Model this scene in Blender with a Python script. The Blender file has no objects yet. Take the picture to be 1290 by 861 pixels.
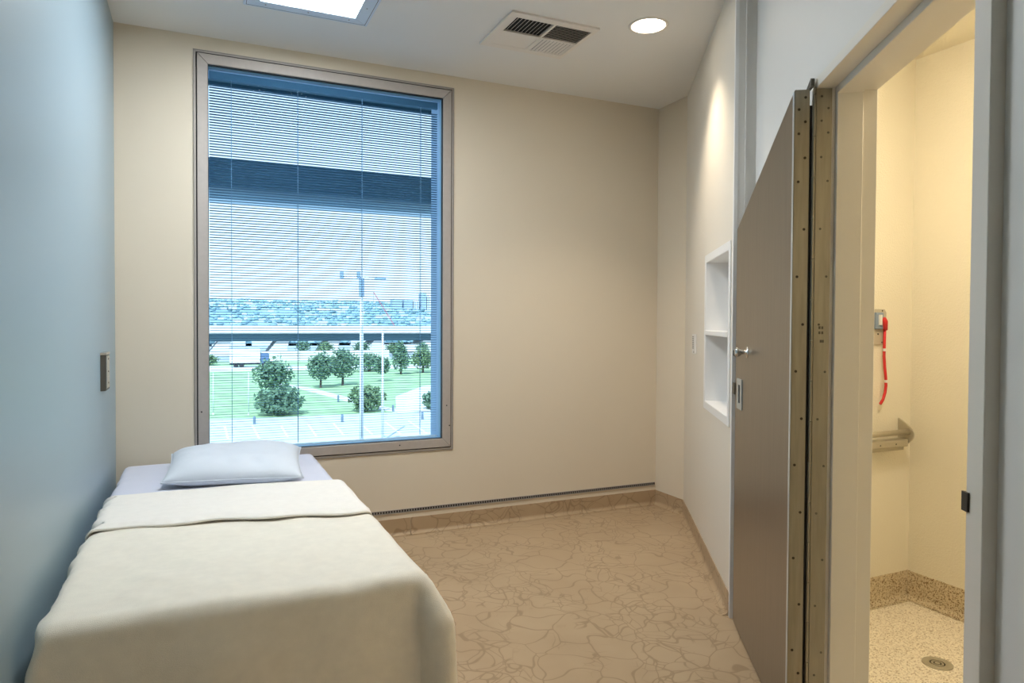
import bpy, bmesh, math, random
from mathutils import Vector, Matrix, noise
random.seed(7)
scn = bpy.context.scene
COL = scn.collection
R = math.radians

# ------------------------------------------------------------------ camera
EYE = Vector((0.0, 0.0, 1.2515))
YAW, PITCH, ROLL = 0.42482, 0.02013, 0.00506
fw = Vector((math.sin(YAW)*math.cos(PITCH), math.cos(YAW)*math.cos(PITCH), -math.sin(PITCH)))
rt = Vector((math.cos(YAW), -math.sin(YAW), 0))
up = rt.cross(fw)
rt2 = rt*math.cos(ROLL) + up*math.sin(ROLL)
up2 = up*math.cos(ROLL) - rt*math.sin(ROLL)
cd = bpy.data.cameras.new('camera')
cam = bpy.data.objects.new('camera', cd); COL.objects.link(cam)
cam.matrix_world = Matrix(((rt2.x, up2.x, -fw.x, EYE.x), (rt2.y, up2.y, -fw.y, EYE.y), (rt2.z, up2.z, -fw.z, EYE.z), (0, 0, 0, 1)))
cd.sensor_width = 36.0
cd.lens = 874.6*36/1290
cd.shift_x = -2.85/1290
cd.shift_y = -4.53/1290
cd.clip_start = 0.02; cd.clip_end = 6000
scn.camera = cam

# ------------------------------------------------------------------ sky, sun, exposure
w = bpy.data.worlds.new('sky'); scn.world = w; w.use_nodes = True
nt = w.node_tree; nt.nodes.clear()
o_ = nt.nodes.new('ShaderNodeOutputWorld'); b_ = nt.nodes.new('ShaderNodeBackground')
tc = nt.nodes.new('ShaderNodeTexCoord'); sx = nt.nodes.new('ShaderNodeSeparateXYZ'); cr = nt.nodes.new('ShaderNodeValToRGB')
nt.links.new(tc.outputs['Generated'], sx.inputs[0]); nt.links.new(sx.outputs['Z'], cr.inputs[0])
cr.color_ramp.elements[0].position = 0.0; cr.color_ramp.elements[0].color = (0.97, 0.985, 1.0, 1)
cr.color_ramp.elements[1].position = 0.75; cr.color_ramp.elements[1].color = (0.52, 0.71, 1.0, 1)
nt.links.new(cr.outputs[0], b_.inputs[0]); nt.links.new(b_.outputs[0], o_.inputs[0])
b_.inputs[1].default_value = 1.08
sd = bpy.data.lights.new('sun', 'SUN'); so = bpy.data.objects.new('sun', sd); COL.objects.link(so)
sd.energy = 4.3; sd.angle = R(0.6); sd.color = (1.0, 0.96, 0.9)
so.rotation_euler = (R(42), 0, R(-28)); so.location = (-10, -20, 40)

vs = scn.view_settings
vs.view_transform = 'Standard'; vs.look = 'None'; vs.gamma = 1.0; vs.use_curve_mapping = False
vs.exposure = 0.6

# ------------------------------------------------------------------ materials
def mat(name, col, rough=0.6, metal=0.0, spec=0.5, noise_amt=0.0, noise_scale=8.0, bump=0.0, bump_scale=200.0, emit=None, stretch=None, sheen=0.0):
    m = bpy.data.materials.new(name); m.use_nodes = True
    n = m.node_tree.nodes; l = m.node_tree.links
    p = n['Principled BSDF']
    p.inputs['Base Color'].default_value = (*col, 1); p.inputs['Roughness'].default_value = rough
    p.inputs['Metallic'].default_value = metal; p.inputs['Specular IOR Level'].default_value = spec
    if sheen: p.inputs['Sheen Weight'].default_value = sheen
    t = n.new('ShaderNodeTexCoord'); mp = n.new('ShaderNodeMapping')
    l.new(t.outputs['Object'], mp.inputs[0])
    if stretch: mp.inputs['Scale'].default_value = stretch
    if noise_amt:
        nz = n.new('ShaderNodeTexNoise'); nz.inputs['Scale'].default_value = noise_scale; nz.inputs['Detail'].default_value = 4
        l.new(mp.outputs[0], nz.inputs['Vector'])
        r_ = n.new('ShaderNodeValToRGB')
        r_.color_ramp.elements[0].position = 0.3; r_.color_ramp.elements[1].position = 0.7
        r_.color_ramp.elements[0].color = (*[c*(1-noise_amt) for c in col], 1)
        r_.color_ramp.elements[1].color = (*[min(1, c*(1+noise_amt)) for c in col], 1)
        l.new(nz.outputs['Fac'], r_.inputs[0]); l.new(r_.outputs[0], p.inputs['Base Color'])
    if bump:
        nb = n.new('ShaderNodeTexNoise'); nb.inputs['Scale'].default_value = bump_scale; nb.inputs['Detail'].default_value = 3
        l.new(mp.outputs[0], nb.inputs['Vector'])
        bp = n.new('ShaderNodeBump'); bp.inputs['Strength'].default_value = bump; bp.inputs['Distance'].default_value = 0.002
        l.new(nb.outputs['Fac'], bp.inputs['Height']); l.new(bp.outputs[0], p.inputs['Normal'])
    if emit:
        p.inputs['Emission Color'].default_value = (*emit[0], 1); p.inputs['Emission Strength'].default_value = emit[1]
    return m

M = {}
M['cream'] = mat('cream_paint', (0.735, 0.645, 0.505), 0.55, bump=0.12, bump_scale=260, noise_amt=0.012, noise_scale=1.2)
M['white_paint'] = mat('white_paint', (0.77, 0.745, 0.70), 0.5, bump=0.1, bump_scale=260)
M['wall_r'] = mat('warm_white_paint', (0.755, 0.695, 0.595), 0.5, bump=0.1, bump_scale=260)
M['blue_paint'] = mat('blue_paint', (0.30, 0.40, 0.455), 0.38, bump=0.12, bump_scale=260, noise_amt=0.015, noise_scale=1.0)
M['ceil'] = mat('ceiling_paint', (0.80, 0.785, 0.75), 0.7, bump=0.08, bump_scale=220)
M['bath_paint'] = mat('bathroom_paint', (0.85, 0.78, 0.62), 0.45, bump=0.9, bump_scale=140)
M['frame_paint'] = mat('door_frame_enamel', (0.78, 0.73, 0.645), 0.35, bump=0.04, bump_scale=300)
M['niche_white'] = mat('niche_white_enamel', (0.85, 0.84, 0.82), 0.4)
M['alu'] = mat('window_aluminium', (0.46, 0.415, 0.375), 0.55, metal=0.2, noise_amt=0.03, noise_scale=40, stretch=(1, 1, 1))
M['alu_dark'] = mat('window_bead', (0.30, 0.28, 0.255), 0.5, metal=0.3)
M['gasket'] = mat('black_gasket', (0.02, 0.022, 0.025), 0.6)
M['reveal'] = mat('exterior_blue_metal', (0.36, 0.50, 0.68), 0.5, metal=0.1)
M['shade_metal'] = mat('sunshade_blue_metal', (0.045, 0.12, 0.18), 0.5, metal=0.0)
M['shade_pale'] = mat('sunshade_pale_flange', (0.36, 0.52, 0.64), 0.5)
M['slat'] = mat('blind_slat_enamel', (0.085, 0.19, 0.29), 0.85)
M['cord'] = mat('blind_cord', (0.25, 0.40, 0.55), 0.8)
M['steel'] = mat('hinge_steel', (0.30, 0.275, 0.22), 0.40, metal=0.85, noise_amt=0.10, noise_scale=14, stretch=(6, 6, 0.5))
M['steel_dark'] = mat('dark_steel', (0.10, 0.092, 0.075), 0.5, metal=0.6)
M['screw'] = mat('screw_dark', (0.045, 0.035, 0.025), 0.5, metal=0.4)
M['chrome'] = mat('satin_chrome', (0.62, 0.62, 0.60), 0.25, metal=0.9)
M['pull_plate'] = mat('pull_plate_steel', (0.55, 0.62, 0.66), 0.32, metal=0.7)
M['edge_light'] = mat('door_edge_highlight', (0.66, 0.72, 0.78), 0.3, metal=0.6)  # pale tone paints the bright reflection on the door edge
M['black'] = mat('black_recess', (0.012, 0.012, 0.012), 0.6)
M['bed_wood'] = mat('bed_wood', (0.33, 0.19, 0.10), 0.45, noise_amt=0.2, noise_scale=5, stretch=(1, 8, 8))
M['mattress'] = mat('mattress_vinyl', (0.16, 0.24, 0.36), 0.4)
M['sheet'] = mat('lavender_white_sheet', (0.68, 0.69, 0.775), 0.85, bump=0.25, bump_scale=500, sheen=0.1)
M['pillow'] = mat('pale_blue_pillowcase', (0.70, 0.75, 0.81), 0.85, bump=0.25, bump_scale=500, sheen=0.1)
M['blanket'] = mat('cream_blanket', (0.88, 0.82, 0.69), 0.9, bump=0.5, bump_scale=600, noise_amt=0.03, noise_scale=30, sheen=0.25)
M['cuff'] = mat('ivory_blanket_cuff', (0.89, 0.84, 0.76), 0.9, bump=0.6, bump_scale=320, noise_amt=0.02, noise_scale=30, sheen=0.2)
M['red'] = mat('red_cord', (0.66, 0.025, 0.025), 0.4)
M['beige_plastic'] = mat('beige_plastic', (0.50, 0.44, 0.33), 0.4)
M['switch_blue'] = mat('grey_blue_switch', (0.24, 0.30, 0.38), 0.35)
M['grab'] = mat('grab_bar_steel', (0.52, 0.47, 0.36), 0.4, metal=0.55)
M['white_plastic'] = mat('white_plastic', (0.80, 0.78, 0.74), 0.4)
M['grey_plastic'] = mat('grey_plastic', (0.30, 0.28, 0.25), 0.5)
M['troffer_frame'] = mat('light_frame_enamel', (0.62, 0.70, 0.80), 0.35)
M['vent_white'] = mat('vent_enamel', (0.80, 0.75, 0.68), 0.5)
M['vent_dark'] = mat('duct_dark', (0.02, 0.018, 0.016), 0.8)
M['panel_emit'] = mat('light_diffuser', (0.9, 0.9, 0.9), 0.5, emit=((0.90, 0.95, 1.0), 18.5))
M['can_emit'] = mat('downlight_lens', (0.9, 0.9, 0.9), 0.5, emit=((1.0, 0.88, 0.70), 9.0))
M['bath_emit'] = mat('bathroom_light_lens', (0.9, 0.9, 0.9), 0.5, emit=((1.0, 0.90, 0.70), 47.0))
M['lawn'] = mat('lawn_grass', (0.36, 0.52, 0.27), 0.9, noise_amt=0.18, noise_scale=0.4)
M['asphalt'] = mat('pale_asphalt', (0.55, 0.58, 0.60), 0.9, noise_amt=0.06, noise_scale=0.5)
M['concrete'] = mat('pale_concrete', (0.72, 0.71, 0.68), 0.9, noise_amt=0.06, noise_scale=0.3)
M['girder'] = mat('girder_steel', (0.10, 0.19, 0.23), 0.7)
M['line_paint'] = mat('road_line_paint', (0.85, 0.85, 0.85), 0.7)
M['leaf_a'] = mat('leaf_green', (0.15, 0.25, 0.155), 0.7, noise_amt=0.35, noise_scale=1.4)
M['leaf_b'] = mat('leaf_olive', (0.17, 0.26, 0.13), 0.7, noise_amt=0.35, noise_scale=1.4)
M['leaf_hazed'] = mat('leaf_hazed', (0.25, 0.39, 0.43), 0.8, noise_amt=0.25, noise_scale=0.05)  # paler and bluer than the near leaves: distance haze put into the colour
M['bark'] = mat('bark', (0.10, 0.075, 0.06), 0.9)
M['pole_grey'] = mat('galvanised_pole', (0.70, 0.74, 0.78), 0.5, metal=0.2)
M['lamp_grey'] = mat('lamp_head_grey', (0.22, 0.32, 0.42), 0.5)
M['boll'] = mat('bollard_grey', (0.16, 0.22, 0.28), 0.7)
M['truck_white'] = mat('truck_white', (0.85, 0.85, 0.86), 0.5)
M['truck_blue'] = mat('truck_cab_blue', (0.10, 0.17, 0.30), 0.4)
M['tyre'] = mat('tyre', (0.03, 0.03, 0.035), 0.8)
M['crane_red'] = mat('crane_red', (0.62, 0.22, 0.25), 0.6)
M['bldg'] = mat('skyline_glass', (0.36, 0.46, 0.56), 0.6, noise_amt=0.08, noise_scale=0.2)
M['bldg2'] = mat('skyline_concrete', (0.62, 0.63, 0.64), 0.7)

# tinted window glass: thin pane, tinted transmission with a little mirror
def glass_mat(name, tint, ior=1.12):
    m = bpy.data.materials.new(name); m.use_nodes = True; n = m.node_tree.nodes; l = m.node_tree.links; n.clear()
    o = n.new('ShaderNodeOutputMaterial'); t = n.new('ShaderNodeBsdfTransparent'); g = n.new('ShaderNodeBsdfGlossy'); mx = n.new('ShaderNodeMixShader')
    t.inputs[0].default_value = (*tint, 1); g.inputs['Roughness'].default_value = 0.02
    f = n.new('ShaderNodeFresnel'); f.inputs[0].default_value = ior
    l.new(f.outputs[0], mx.inputs[0]); l.new(t.outputs[0], mx.inputs[1]); l.new(g.outputs[0], mx.inputs[2]); l.new(mx.outputs[0], o.inputs[0])
    return m
M['glass_in'] = glass_mat('tinted_glass', (0.86, 0.945, 1.0), 1.03)
M['glass_out'] = glass_mat('clear_glass', (0.93, 0.98, 1.0), 1.01)

# sheet vinyl with a printed network of darker veins
def vinyl():
    m = bpy.data.materials.new('veined_beige_vinyl'); m.use_nodes = True; n = m.node_tree.nodes; l = m.node_tree.links; p = n['Principled BSDF']
    t = n.new('ShaderNodeTexCoord')
    wz = n.new('ShaderNodeTexNoise'); wz.inputs['Scale'].default_value = 5; wz.inputs['Detail'].default_value = 1
    l.new(t.outputs['Object'], wz.inputs['Vector'])
    va = n.new('ShaderNodeVectorMath'); va.operation = 'SCALE'; va.inputs['Scale'].default_value = 0.22
    l.new(wz.outputs['Color'], va.inputs[0])
    vb = n.new('ShaderNodeVectorMath'); vb.operation = 'ADD'; l.new(t.outputs['Object'], vb.inputs[0]); l.new(va.outputs[0], vb.inputs[1])
    def veins(scale, width, offs):
        ad = n.new('ShaderNodeVectorMath'); ad.operation = 'ADD'; ad.inputs[1].default_value = offs; l.new(vb.outputs[0], ad.inputs[0])
        v = n.new('ShaderNodeTexVoronoi'); v.feature = 'DISTANCE_TO_EDGE'; v.voronoi_dimensions = '3D'; v.inputs['Scale'].default_value = scale
        v.inputs['Randomness'].default_value = 1.0; l.new(ad.outputs[0], v.inputs['Vector'])
        r = n.new('ShaderNodeMapRange'); r.inputs['From Min'].default_value = width*0.5; r.inputs['From Max'].default_value = width
        r.inputs['To Min'].default_value = 1; r.inputs['To Max'].default_value = 0; l.new(v.outputs['Distance'], r.inputs['Value'])
        return r.outputs[0]
    a = veins(6.5, 0.026, (0, 0, 0)); b = veins(14.5, 0.042, (3.1, 1.7, 0))
    nm = n.new('ShaderNodeTexNoise'); nm.inputs['Scale'].default_value = 3.2; l.new(t.outputs['Object'], nm.inputs['Vector'])
    mr = n.new('ShaderNodeMapRange'); mr.inputs['From Min'].default_value = 0.46; mr.inputs['From Max'].default_value = 0.54; l.new(nm.outputs['Fac'], mr.inputs['Value'])
    bm = n.new('ShaderNodeMath'); bm.operation = 'MULTIPLY'; l.new(b, bm.inputs[0]); l.new(mr.outputs[0], bm.inputs[1])
    mx = n.new('ShaderNodeMath'); mx.operation = 'MAXIMUM'; l.new(a, mx.inputs[0]); l.new(bm.outputs[0], mx.inputs[1])
    nz = n.new('ShaderNodeTexNoise'); nz.inputs['Scale'].default_value = 4; l.new(t.outputs['Object'], nz.inputs['Vector'])
    k = n.new('ShaderNodeMath'); k.operation = 'MULTIPLY'; l.new(mx.outputs[0], k.inputs[0]); k.inputs[1].default_value = 0.62
    c = n.new('ShaderNodeMix'); c.data_type = 'RGBA'
    base = n.new('ShaderNodeValToRGB'); base.color_ramp.elements[0].color = (0.435, 0.31, 0.185, 1); base.color_ramp.elements[1].color = (0.475, 0.345, 0.21, 1)
    base.color_ramp.elements[0].position = .35; base.color_ramp.elements[1].position = .65
    l.new(nz.outputs['Fac'], base.inputs[0])
    l.new(k.outputs[0], c.inputs['Factor']); l.new(base.outputs[0], c.inputs['A']); c.inputs['B'].default_value = (0.27, 0.18, 0.098, 1)
    l.new(c.outputs['Result'], p.inputs['Base Color']); p.inputs['Roughness'].default_value = 0.42; p.inputs['Specular IOR Level'].default_value = 0.4
    return m
M['vinyl'] = vinyl()

def speckle(name, base, dots, scale, th):
    m = bpy.data.materials.new(name); m.use_nodes = True; n = m.node_tree.nodes; l = m.node_tree.links; p = n['Principled BSDF']
    t = n.new('ShaderNodeTexCoord'); v = n.new('ShaderNodeTexVoronoi'); v.inputs['Scale'].default_value = scale
    l.new(t.outputs['Object'], v.inputs['Vector'])
    sp = n.new('ShaderNodeSeparateColor'); l.new(v.outputs['Color'], sp.inputs[0])
    r = n.new('ShaderNodeValToRGB'); r.color_ramp.interpolation = 'CONSTANT'
    e = r.color_ramp.elements; e[0].position = 0; e[0].color = (*dots[0], 1); e[1].position = th; e[1].color = (*base, 1)
    e2 = e.new(th*0.45); e2.color = (*dots[1], 1)
    e3 = e.new(0.72); e3.color = (*[min(1, c*1.12) for c in base], 1)
    l.new(sp.outputs[0], r.inputs[0]); l.new(r.outputs[0], p.inputs['Base Color']); p.inputs['Roughness'].default_value = 0.55
    return m
M['bath_floor'] = speckle('speckled_quartz_floor', (0.87, 0.775, 0.61), ((0.50, 0.37, 0.22), (0.66, 0.54, 0.38)), 240, 0.22)
M['bath_base'] = speckle('speckled_quartz_base', (0.62, 0.52, 0.35), ((0.24, 0.15, 0.07), (0.46, 0.35, 0.21)), 240, 0.34)

# distant hillside: fields, woods and pale roofs too far away to tell apart; haze mixed into the colours
def hillmat():
    m = bpy.data.materials.new('hazy_wooded_hillside'); m.use_nodes = True; n = m.node_tree.nodes; l = m.node_tree.links; p = n['Principled BSDF']
    t = n.new('ShaderNodeTexCoord'); mp = n.new('ShaderNodeMapping'); mp.inputs['Scale'].default_value = (1, 0.35, 1); l.new(t.outputs['Object'], mp.inputs[0])
    a = n.new('ShaderNodeTexNoise'); a.inputs['Scale'].default_value = 0.018; a.inputs['Detail'].default_value = 8; a.inputs['Roughness'].default_value = 0.75; l.new(mp.outputs[0], a.inputs['Vector'])
    r = n.new('ShaderNodeValToRGB'); e = r.color_ramp.elements
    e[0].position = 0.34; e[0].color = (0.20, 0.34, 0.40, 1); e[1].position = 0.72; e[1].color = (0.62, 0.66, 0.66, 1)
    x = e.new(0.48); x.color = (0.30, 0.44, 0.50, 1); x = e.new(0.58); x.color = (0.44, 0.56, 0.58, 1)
    l.new(a.outputs['Fac'], r.inputs[0]); l.new(r.outputs[0], p.inputs['Base Color']); p.inputs['Roughness'].default_value = 1
    return m
M['hill'] = hillmat()

# ------------------------------------------------------------------ mesh builder
class MB:
    def __init__(s): s.v = []; s.f = []
    def add(s, vs_, fs):
        o = len(s.v); s.v += [Vector(q) for q in vs_]; s.f += [tuple(i+o for i in f) for f in fs]; return s
    def box(s, x0, x1, y0, y1, z0, z1, T=None):
        vs_ = [Vector((x, y, z)) for z in (z0, z1) for y in (y0, y1) for x in (x0, x1)]
        if T: vs_ = [T(q) for q in vs_]
        return s.add(vs_, [(0, 2, 3, 1), (4, 5, 7, 6), (0, 1, 5, 4), (2, 6, 7, 3), (0, 4, 6, 2), (1, 3, 7, 5)])
    def prism(s, poly, off):            # polygon of 3d points extruded by a vector
        n = len(poly); off = Vector(off); a = [Vector(q) for q in poly]
        return s.add(a+[q+off for q in a], [tuple(range(n))[::-1], tuple(range(n, 2*n))]+[(i, (i+1) % n, (i+1) % n+n, i+n) for i in range(n)])
    def hexa(s, lo, hi):                # two 4-point rings
        return s.add(list(lo)+list(hi), [(3, 2, 1, 0), (4, 5, 6, 7)]+[(i, (i+1) % 4, (i+1) % 4+4, i+4) for i in range(4)])
    def tube(s, pts, r, seg=8, cap=True):
        pts = [Vector(q) for q in pts]; rings = []
        rr = r if isinstance(r, (list, tuple)) else [r]*len(pts)
        for i, q in enumerate(pts):
            d = (pts[min(i+1, len(pts)-1)]-pts[max(i-1, 0)]).normalized()
            a = d.orthogonal().normalized() if i == 0 else (prev - d*prev.dot(d)).normalized()
            prev = a; b = d.cross(a)
            rings.append([q+(a*math.cos(2*math.pi*k/seg)+b*math.sin(2*math.pi*k/seg))*rr[i] for k in range(seg)])
        vs_ = [q for g in rings for q in g]; fs = []
        for i in range(len(pts)-1):
            for k in range(seg):
                fs.append((i*seg+k, i*seg+(k+1) % seg, (i+1)*seg+(k+1) % seg, (i+1)*seg+k))
        if cap: fs += [tuple(range(seg))[::-1], tuple((len(pts)-1)*seg+k for k in range(seg))]
        return s.add(vs_, fs)
    def lathe(s, c, axis, prof, seg=24):   # prof: (radius, distance along axis)
        c = Vector(c); ax = Vector(axis).normalized(); a = ax.orthogonal().normalized(); b = ax.cross(a)
        vs_ = []; fs = []
        for r, h in prof:
            for k in range(seg): vs_.append(c+ax*h+(a*math.cos(2*math.pi*k/seg)+b*math.sin(2*math.pi*k/seg))*r)
        for i in range(len(prof)-1):
            for k in range(seg): fs.append((i*seg+k, i*seg+(k+1) % seg, (i+1)*seg+(k+1) % seg, (i+1)*seg+k))
        fs += [tuple(range(seg))[::-1], tuple((len(prof)-1)*seg+k for k in range(seg))]
        return s.add(vs_, fs)
    def grid(s, fn, nu, nv):
        vs_ = [fn(i/nu, j/nv) for j in range(nv+1) for i in range(nu+1)]
        return s.add(vs_, [(j*(nu+1)+i, j*(nu+1)+i+1, (j+1)*(nu+1)+i+1, (j+1)*(nu+1)+i) for j in range(nv) for i in range(nu)])
    def build(s, name, m, parent=None, smooth=False, bevel=0.0, seg=2, merge=False):
        root = parent
        while root is not None and root.parent: root = root.parent
        if root is not None: inv = root.matrix_basis.inverted(); loc = None
        else:
            lo = Vector([min(q[i] for q in s.v) for i in range(3)]); hi = Vector([max(q[i] for q in s.v) for i in range(3)])
            loc = Vector(((lo.x+hi.x)/2, (lo.y+hi.y)/2, lo.z)); inv = Matrix.Translation(-loc)
        me = bpy.data.meshes.new(name); me.from_pydata([inv @ q for q in s.v], [], s.f); me.update()
        bm = bmesh.new(); bm.from_mesh(me)
        if merge: bmesh.ops.remove_doubles(bm, verts=bm.verts, dist=1e-5)
        bmesh.ops.recalc_face_normals(bm, faces=bm.faces)
        if bevel: bmesh.ops.bevel(bm, geom=bm.edges[:], offset=bevel, segments=seg, affect='EDGES', profile=0.5)
        bm.to_mesh(me); bm.free()
        if smooth:
            for p in me.polygons: p.use_smooth = True
        me.materials.append(m)
        ob = bpy.data.objects.new(name, me); COL.objects.link(ob)
        if parent is not None: ob.parent = parent
        else: ob.location = loc
        return ob

def empty(name, loc, rz=0.0):
    o = bpy.data.objects.new(name, None); COL.objects.link(o); o.location = loc; o.rotation_euler = (0, 0, rz)
    o.matrix_basis = Matrix.Translation(Vector(loc)) @ Matrix.Rotation(rz, 4, 'Z'); o.empty_display_size = 0.1
    return o
def tag(o, label=None, cat=None, group=None, kind=None):
    if label: o['label'] = label
    if cat: o['category'] = cat
    if group: o['group'] = group
    if kind: o['kind'] = kind
    return o
def struct(o, label, cat): return tag(o, label, cat, kind='structure')
def copy_tree(o, parent=None):
    c = o.copy(); COL.objects.link(c); c.parent = parent
    for ch in list(o.children): copy_tree(ch, c)
    return c

# ------------------------------------------------------------------ room dimensions
H = 2.74
XL, YB, XS, YC = -0.388, 3.988, 2.891, 3.678
US = Vector((-0.51763, -0.85560, 0)); NN = Vector((-0.85560, 0.51763, 0)); W0 = Vector((XS, YC, 0))
RZ = math.atan2(0.85560, 0.51763)
def W(s, d, z=0.0): return W0+US*s+NN*d+Vector((0, 0, z))      # along the angled wall, out from it, up
def WT(q): return W(q.x, q.y, q.z)
LE = 1.613          # end of the niche wall
DW = -0.085         # face of the recessed door wall
FOY = 4.0

# ------------------------------------------------------------------ floor and ceiling
fl = [(XL-.1, -1.3), (1.8, -1.3), (1.8, .212), W(FOY, -.15)[:2], W(LE-.05, -.15)[:2], W(LE-.05, -.06)[:2], W(0, -.06)[:2], (XS+.06, YC), (XS+.06, YB+.06), (XL-.1, YB+.06)]
o = MB().prism([(x, y, -.12) for x, y in fl], (0, 0, .12)).build('floor', M['vinyl']); struct(o, 'beige vinyl floor printed with a network of brown veins', 'floor')
bfl = [(2.138, 2.245), (3.065, 2.245), (3.065, .25), (1.0, .25)]
bf = [W(1.60, -.15)[:2], (3.065, 2.245), (3.065, .25), W(3.93, -.15)[:2]]
o = MB().prism([(x, y, -.12) for x, y in bf], (0, 0, .12)).build('floor_bathroom', M['bath_floor']); struct(o, 'cream speckled quartz floor of the bathroom', 'floor')
o = MB().prism([(x, y, H) for x, y in [(-.6, -1.5), (1.95, -1.5), (1.95, .1), (3.3, .1), (3.3, YB+.2), (-.6, YB+.2)]], (0, 0, .12)).build('ceiling', M['ceil']); struct(o, 'plain off white painted ceiling of the patient room', 'ceiling')
o = MB().prism([(x, y, 2.46) for x, y in [(2.215, 2.145), (2.965, 2.145), (2.965, .35), (1.13, .35)]], (0, 0, .1)).build('ceiling_bathroom', M['bath_paint']); struct(o, 'cream bathroom ceiling just visible above the doorway', 'ceiling')

# ------------------------------------------------------------------ walls
o = MB().box(XL-.2, XL, -1.4, YB+.2, -.02, H).build('wall_left', M['blue_paint']); struct(o, 'pale blue grey painted wall along the bed', 'wall')
WX0, WX1, WZ0, WZ1 = -0.029, 1.397, 0.489, 2.668
BW = .22
wb = MB()
wb.box(XL-.2, WX0, YB, YB+BW, -.02, H); wb.box(WX1, XS+.3, YB, YB+BW, -.02, H); wb.box(WX0, WX1, YB, YB+BW, -.02, WZ0); wb.box(WX0, WX1, YB, YB+BW, WZ1, H)
o = wb.build('wall_back', M['cream']); struct(o, 'cream painted wall holding the tall window', 'wall')
o = MB().box(XS, XS+.2, YC-.02, YB, -.02, H).build('wall_return', M['cream']); struct(o, 'narrow cream wall between the window wall and the niche wall', 'wall')
# niche wall with a hole for the niche
N0, N1, NZ0, NZ1 = 0.845, 1.562, 0.81, 1.618
nw = MB(); TH = -.16
nw.box(-.02, N0+.02, TH, 0, -.02, H, WT); nw.box(N1-.02, LE-.008, TH, 0, -.02, H, WT); nw.box(N0+.02, N1-.02, TH, 0, -.02, NZ0+.02, WT); nw.box(N0+.02, N1-.02, TH, 0, NZ1-.02, H, WT)
o = nw.build('wall_right', M['wall_r']); struct(o, 'off white angled wall with the shelf niche', 'wall')
# stepped white end of the niche wall where the door recess begins
cg = empty('trim_1', W(LE, -.04), RZ); struct(cg, 'white stepped corner post between niche wall and open door', 'trim')
MB().box(LE-.008, LE, -.040, 0, 0, H, WT).build('post_face', M['white_paint'], cg)
MB().box(LE-.008, LE+.008, -.044, -.040, 0, H, WT).build('bead', M['white_paint'], cg)
MB().box(LE-.008, LE-.002, DW, -.044, 0, H, WT).build('inner_face', M['white_paint'], cg)
g_ = MB(); g_.box(LE-.018, LE+.0025, 0, .0022, 0.0, H, WT); g_.box(LE, LE+.0025, -.012, 0, 0.0, H, WT)
tag(g_.build('corner_guard', M['niche_white'], cg), 'thin white corner guard')
# recessed wall with the bathroom doorway
OS0, OS1, OZ = 2.462, 3.415, 1.972
dw = MB(); DB = -.215
dw.box(LE-.1, OS0, DB, DW, -.02, H, WT); dw.box(OS1, FOY, DB, DW, -.02, H, WT); dw.box(OS0, OS1, DB, DW, OZ, H, WT)
o = dw.build('wall_door', M['white_paint']); struct(o, 'off white recessed wall around the bathroom doorway', 'wall')
a = W(FOY, DW); b = W(FOY, DB)
o = MB().prism([(a.x, a.y, -.02), (b.x, b.y, -.02), (1.9, .30, -.02), (1.9, .212, -.02)], (0, 0, H+.02)).build('wall_entry', M['white_paint']); struct(o, 'off white entry wall beside the camera position', 'wall')
o = MB().box(1.8, 1.95, -1.4, .25, -.02, H).build('wall_entry_side', M['white_paint']); struct(o, 'off white side wall of the entry', 'wall')
o = MB().box(XL-.2, 1.95, -1.45, -1.3, -.02, H).build('wall_rear', M['white_paint']); struct(o, 'off white wall behind the camera', 'wall')
# bathroom
o = MB().box(2.2, 3.1, 2.145, 2.245, -.02, 2.56).build('wall_bathroom_far', M['bath_paint']); struct(o, 'warm cream bathroom wall carrying call plate and grab bar', 'wall')
o = MB().box(2.965, 3.1, .2, 2.145, -.02, 2.56).build('wall_bathroom_side', M['bath_paint']); struct(o, 'warm cream bathroom side wall right of the corner', 'wall')
o = MB().box(1.07, 2.965, .31, .36, -.02, 2.56).build('wall_bathroom_near', M['bath_paint']); struct(o, 'cream bathroom wall hidden behind the doorway', 'wall')

# coved vinyl skirting: profile swept along a straight run
def cove(p0, p1, n, m, parent, name='skirting_strip', h=.10, t=.004, r=.022, cut0=0.0, cut1=0.0):
    p0 = Vector(p0); p1 = Vector(p1); n = Vector(n); d = (p1-p0).normalized()
    prof = [(0, h), (t, h), (t, r+t)]+[(t+r-r*math.cos(k*math.pi/10), r+t-r*math.sin(k*math.pi/10)) for k in range(1, 6)]+[(t+r, .0015), (t+r+.012, .0004), (0, 0.0)]
    A = [p0+n*a+d*(a*cut0)+Vector((0, 0, b)) for a, b in prof]; B = [p1+n*a-d*(a*cut1)+Vector((0, 0, b)) for a, b in prof]
    k = len(prof)
    mb = MB().add(A+B, [tuple(range(k)), tuple(range(k, 2*k))[::-1]]+[(i, (i+1) % k, (i+1) % k+k, i+k) for i in range(k)])
    return mb.build(name, m, parent)
bb = empty('baseboard_back', (1.2, YB, 0)); struct(bb, 'coved veined vinyl skirting under the window wall', 'skirting')
xs = [XL, 0.30, 1.133, 2.30, XS]
for i in range(4): cove((xs[i]+(.0015 if i else 0), YB, 0), (xs[i+1]-(.0015 if i < 3 else 0), YB, 0), (0, -1, 0), M['vinyl'], bb)
bb = empty('baseboard_return', (XS, (YB+YC)/2, 0)); struct(bb, 'short coved vinyl skirting on the narrow return wall', 'skirting')
cove((XS, YB, 0), (XS, YC, 0), (-1, 0, 0), M['vinyl'], bb, cut0=1.0, cut1=-.28)
bb = empty('baseboard_right', W(.8, 0), RZ); struct(bb, 'coved vinyl skirting below the shelf niche', 'skirting')
cove(W(0, 0), W(LE-.018, 0), NN, M['vinyl'], bb, cut0=-.28)
bb = empty('baseboard_left', (XL, 1, 0)); struct(bb, 'coved vinyl skirting hidden behind the bed', 'skirting')
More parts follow.
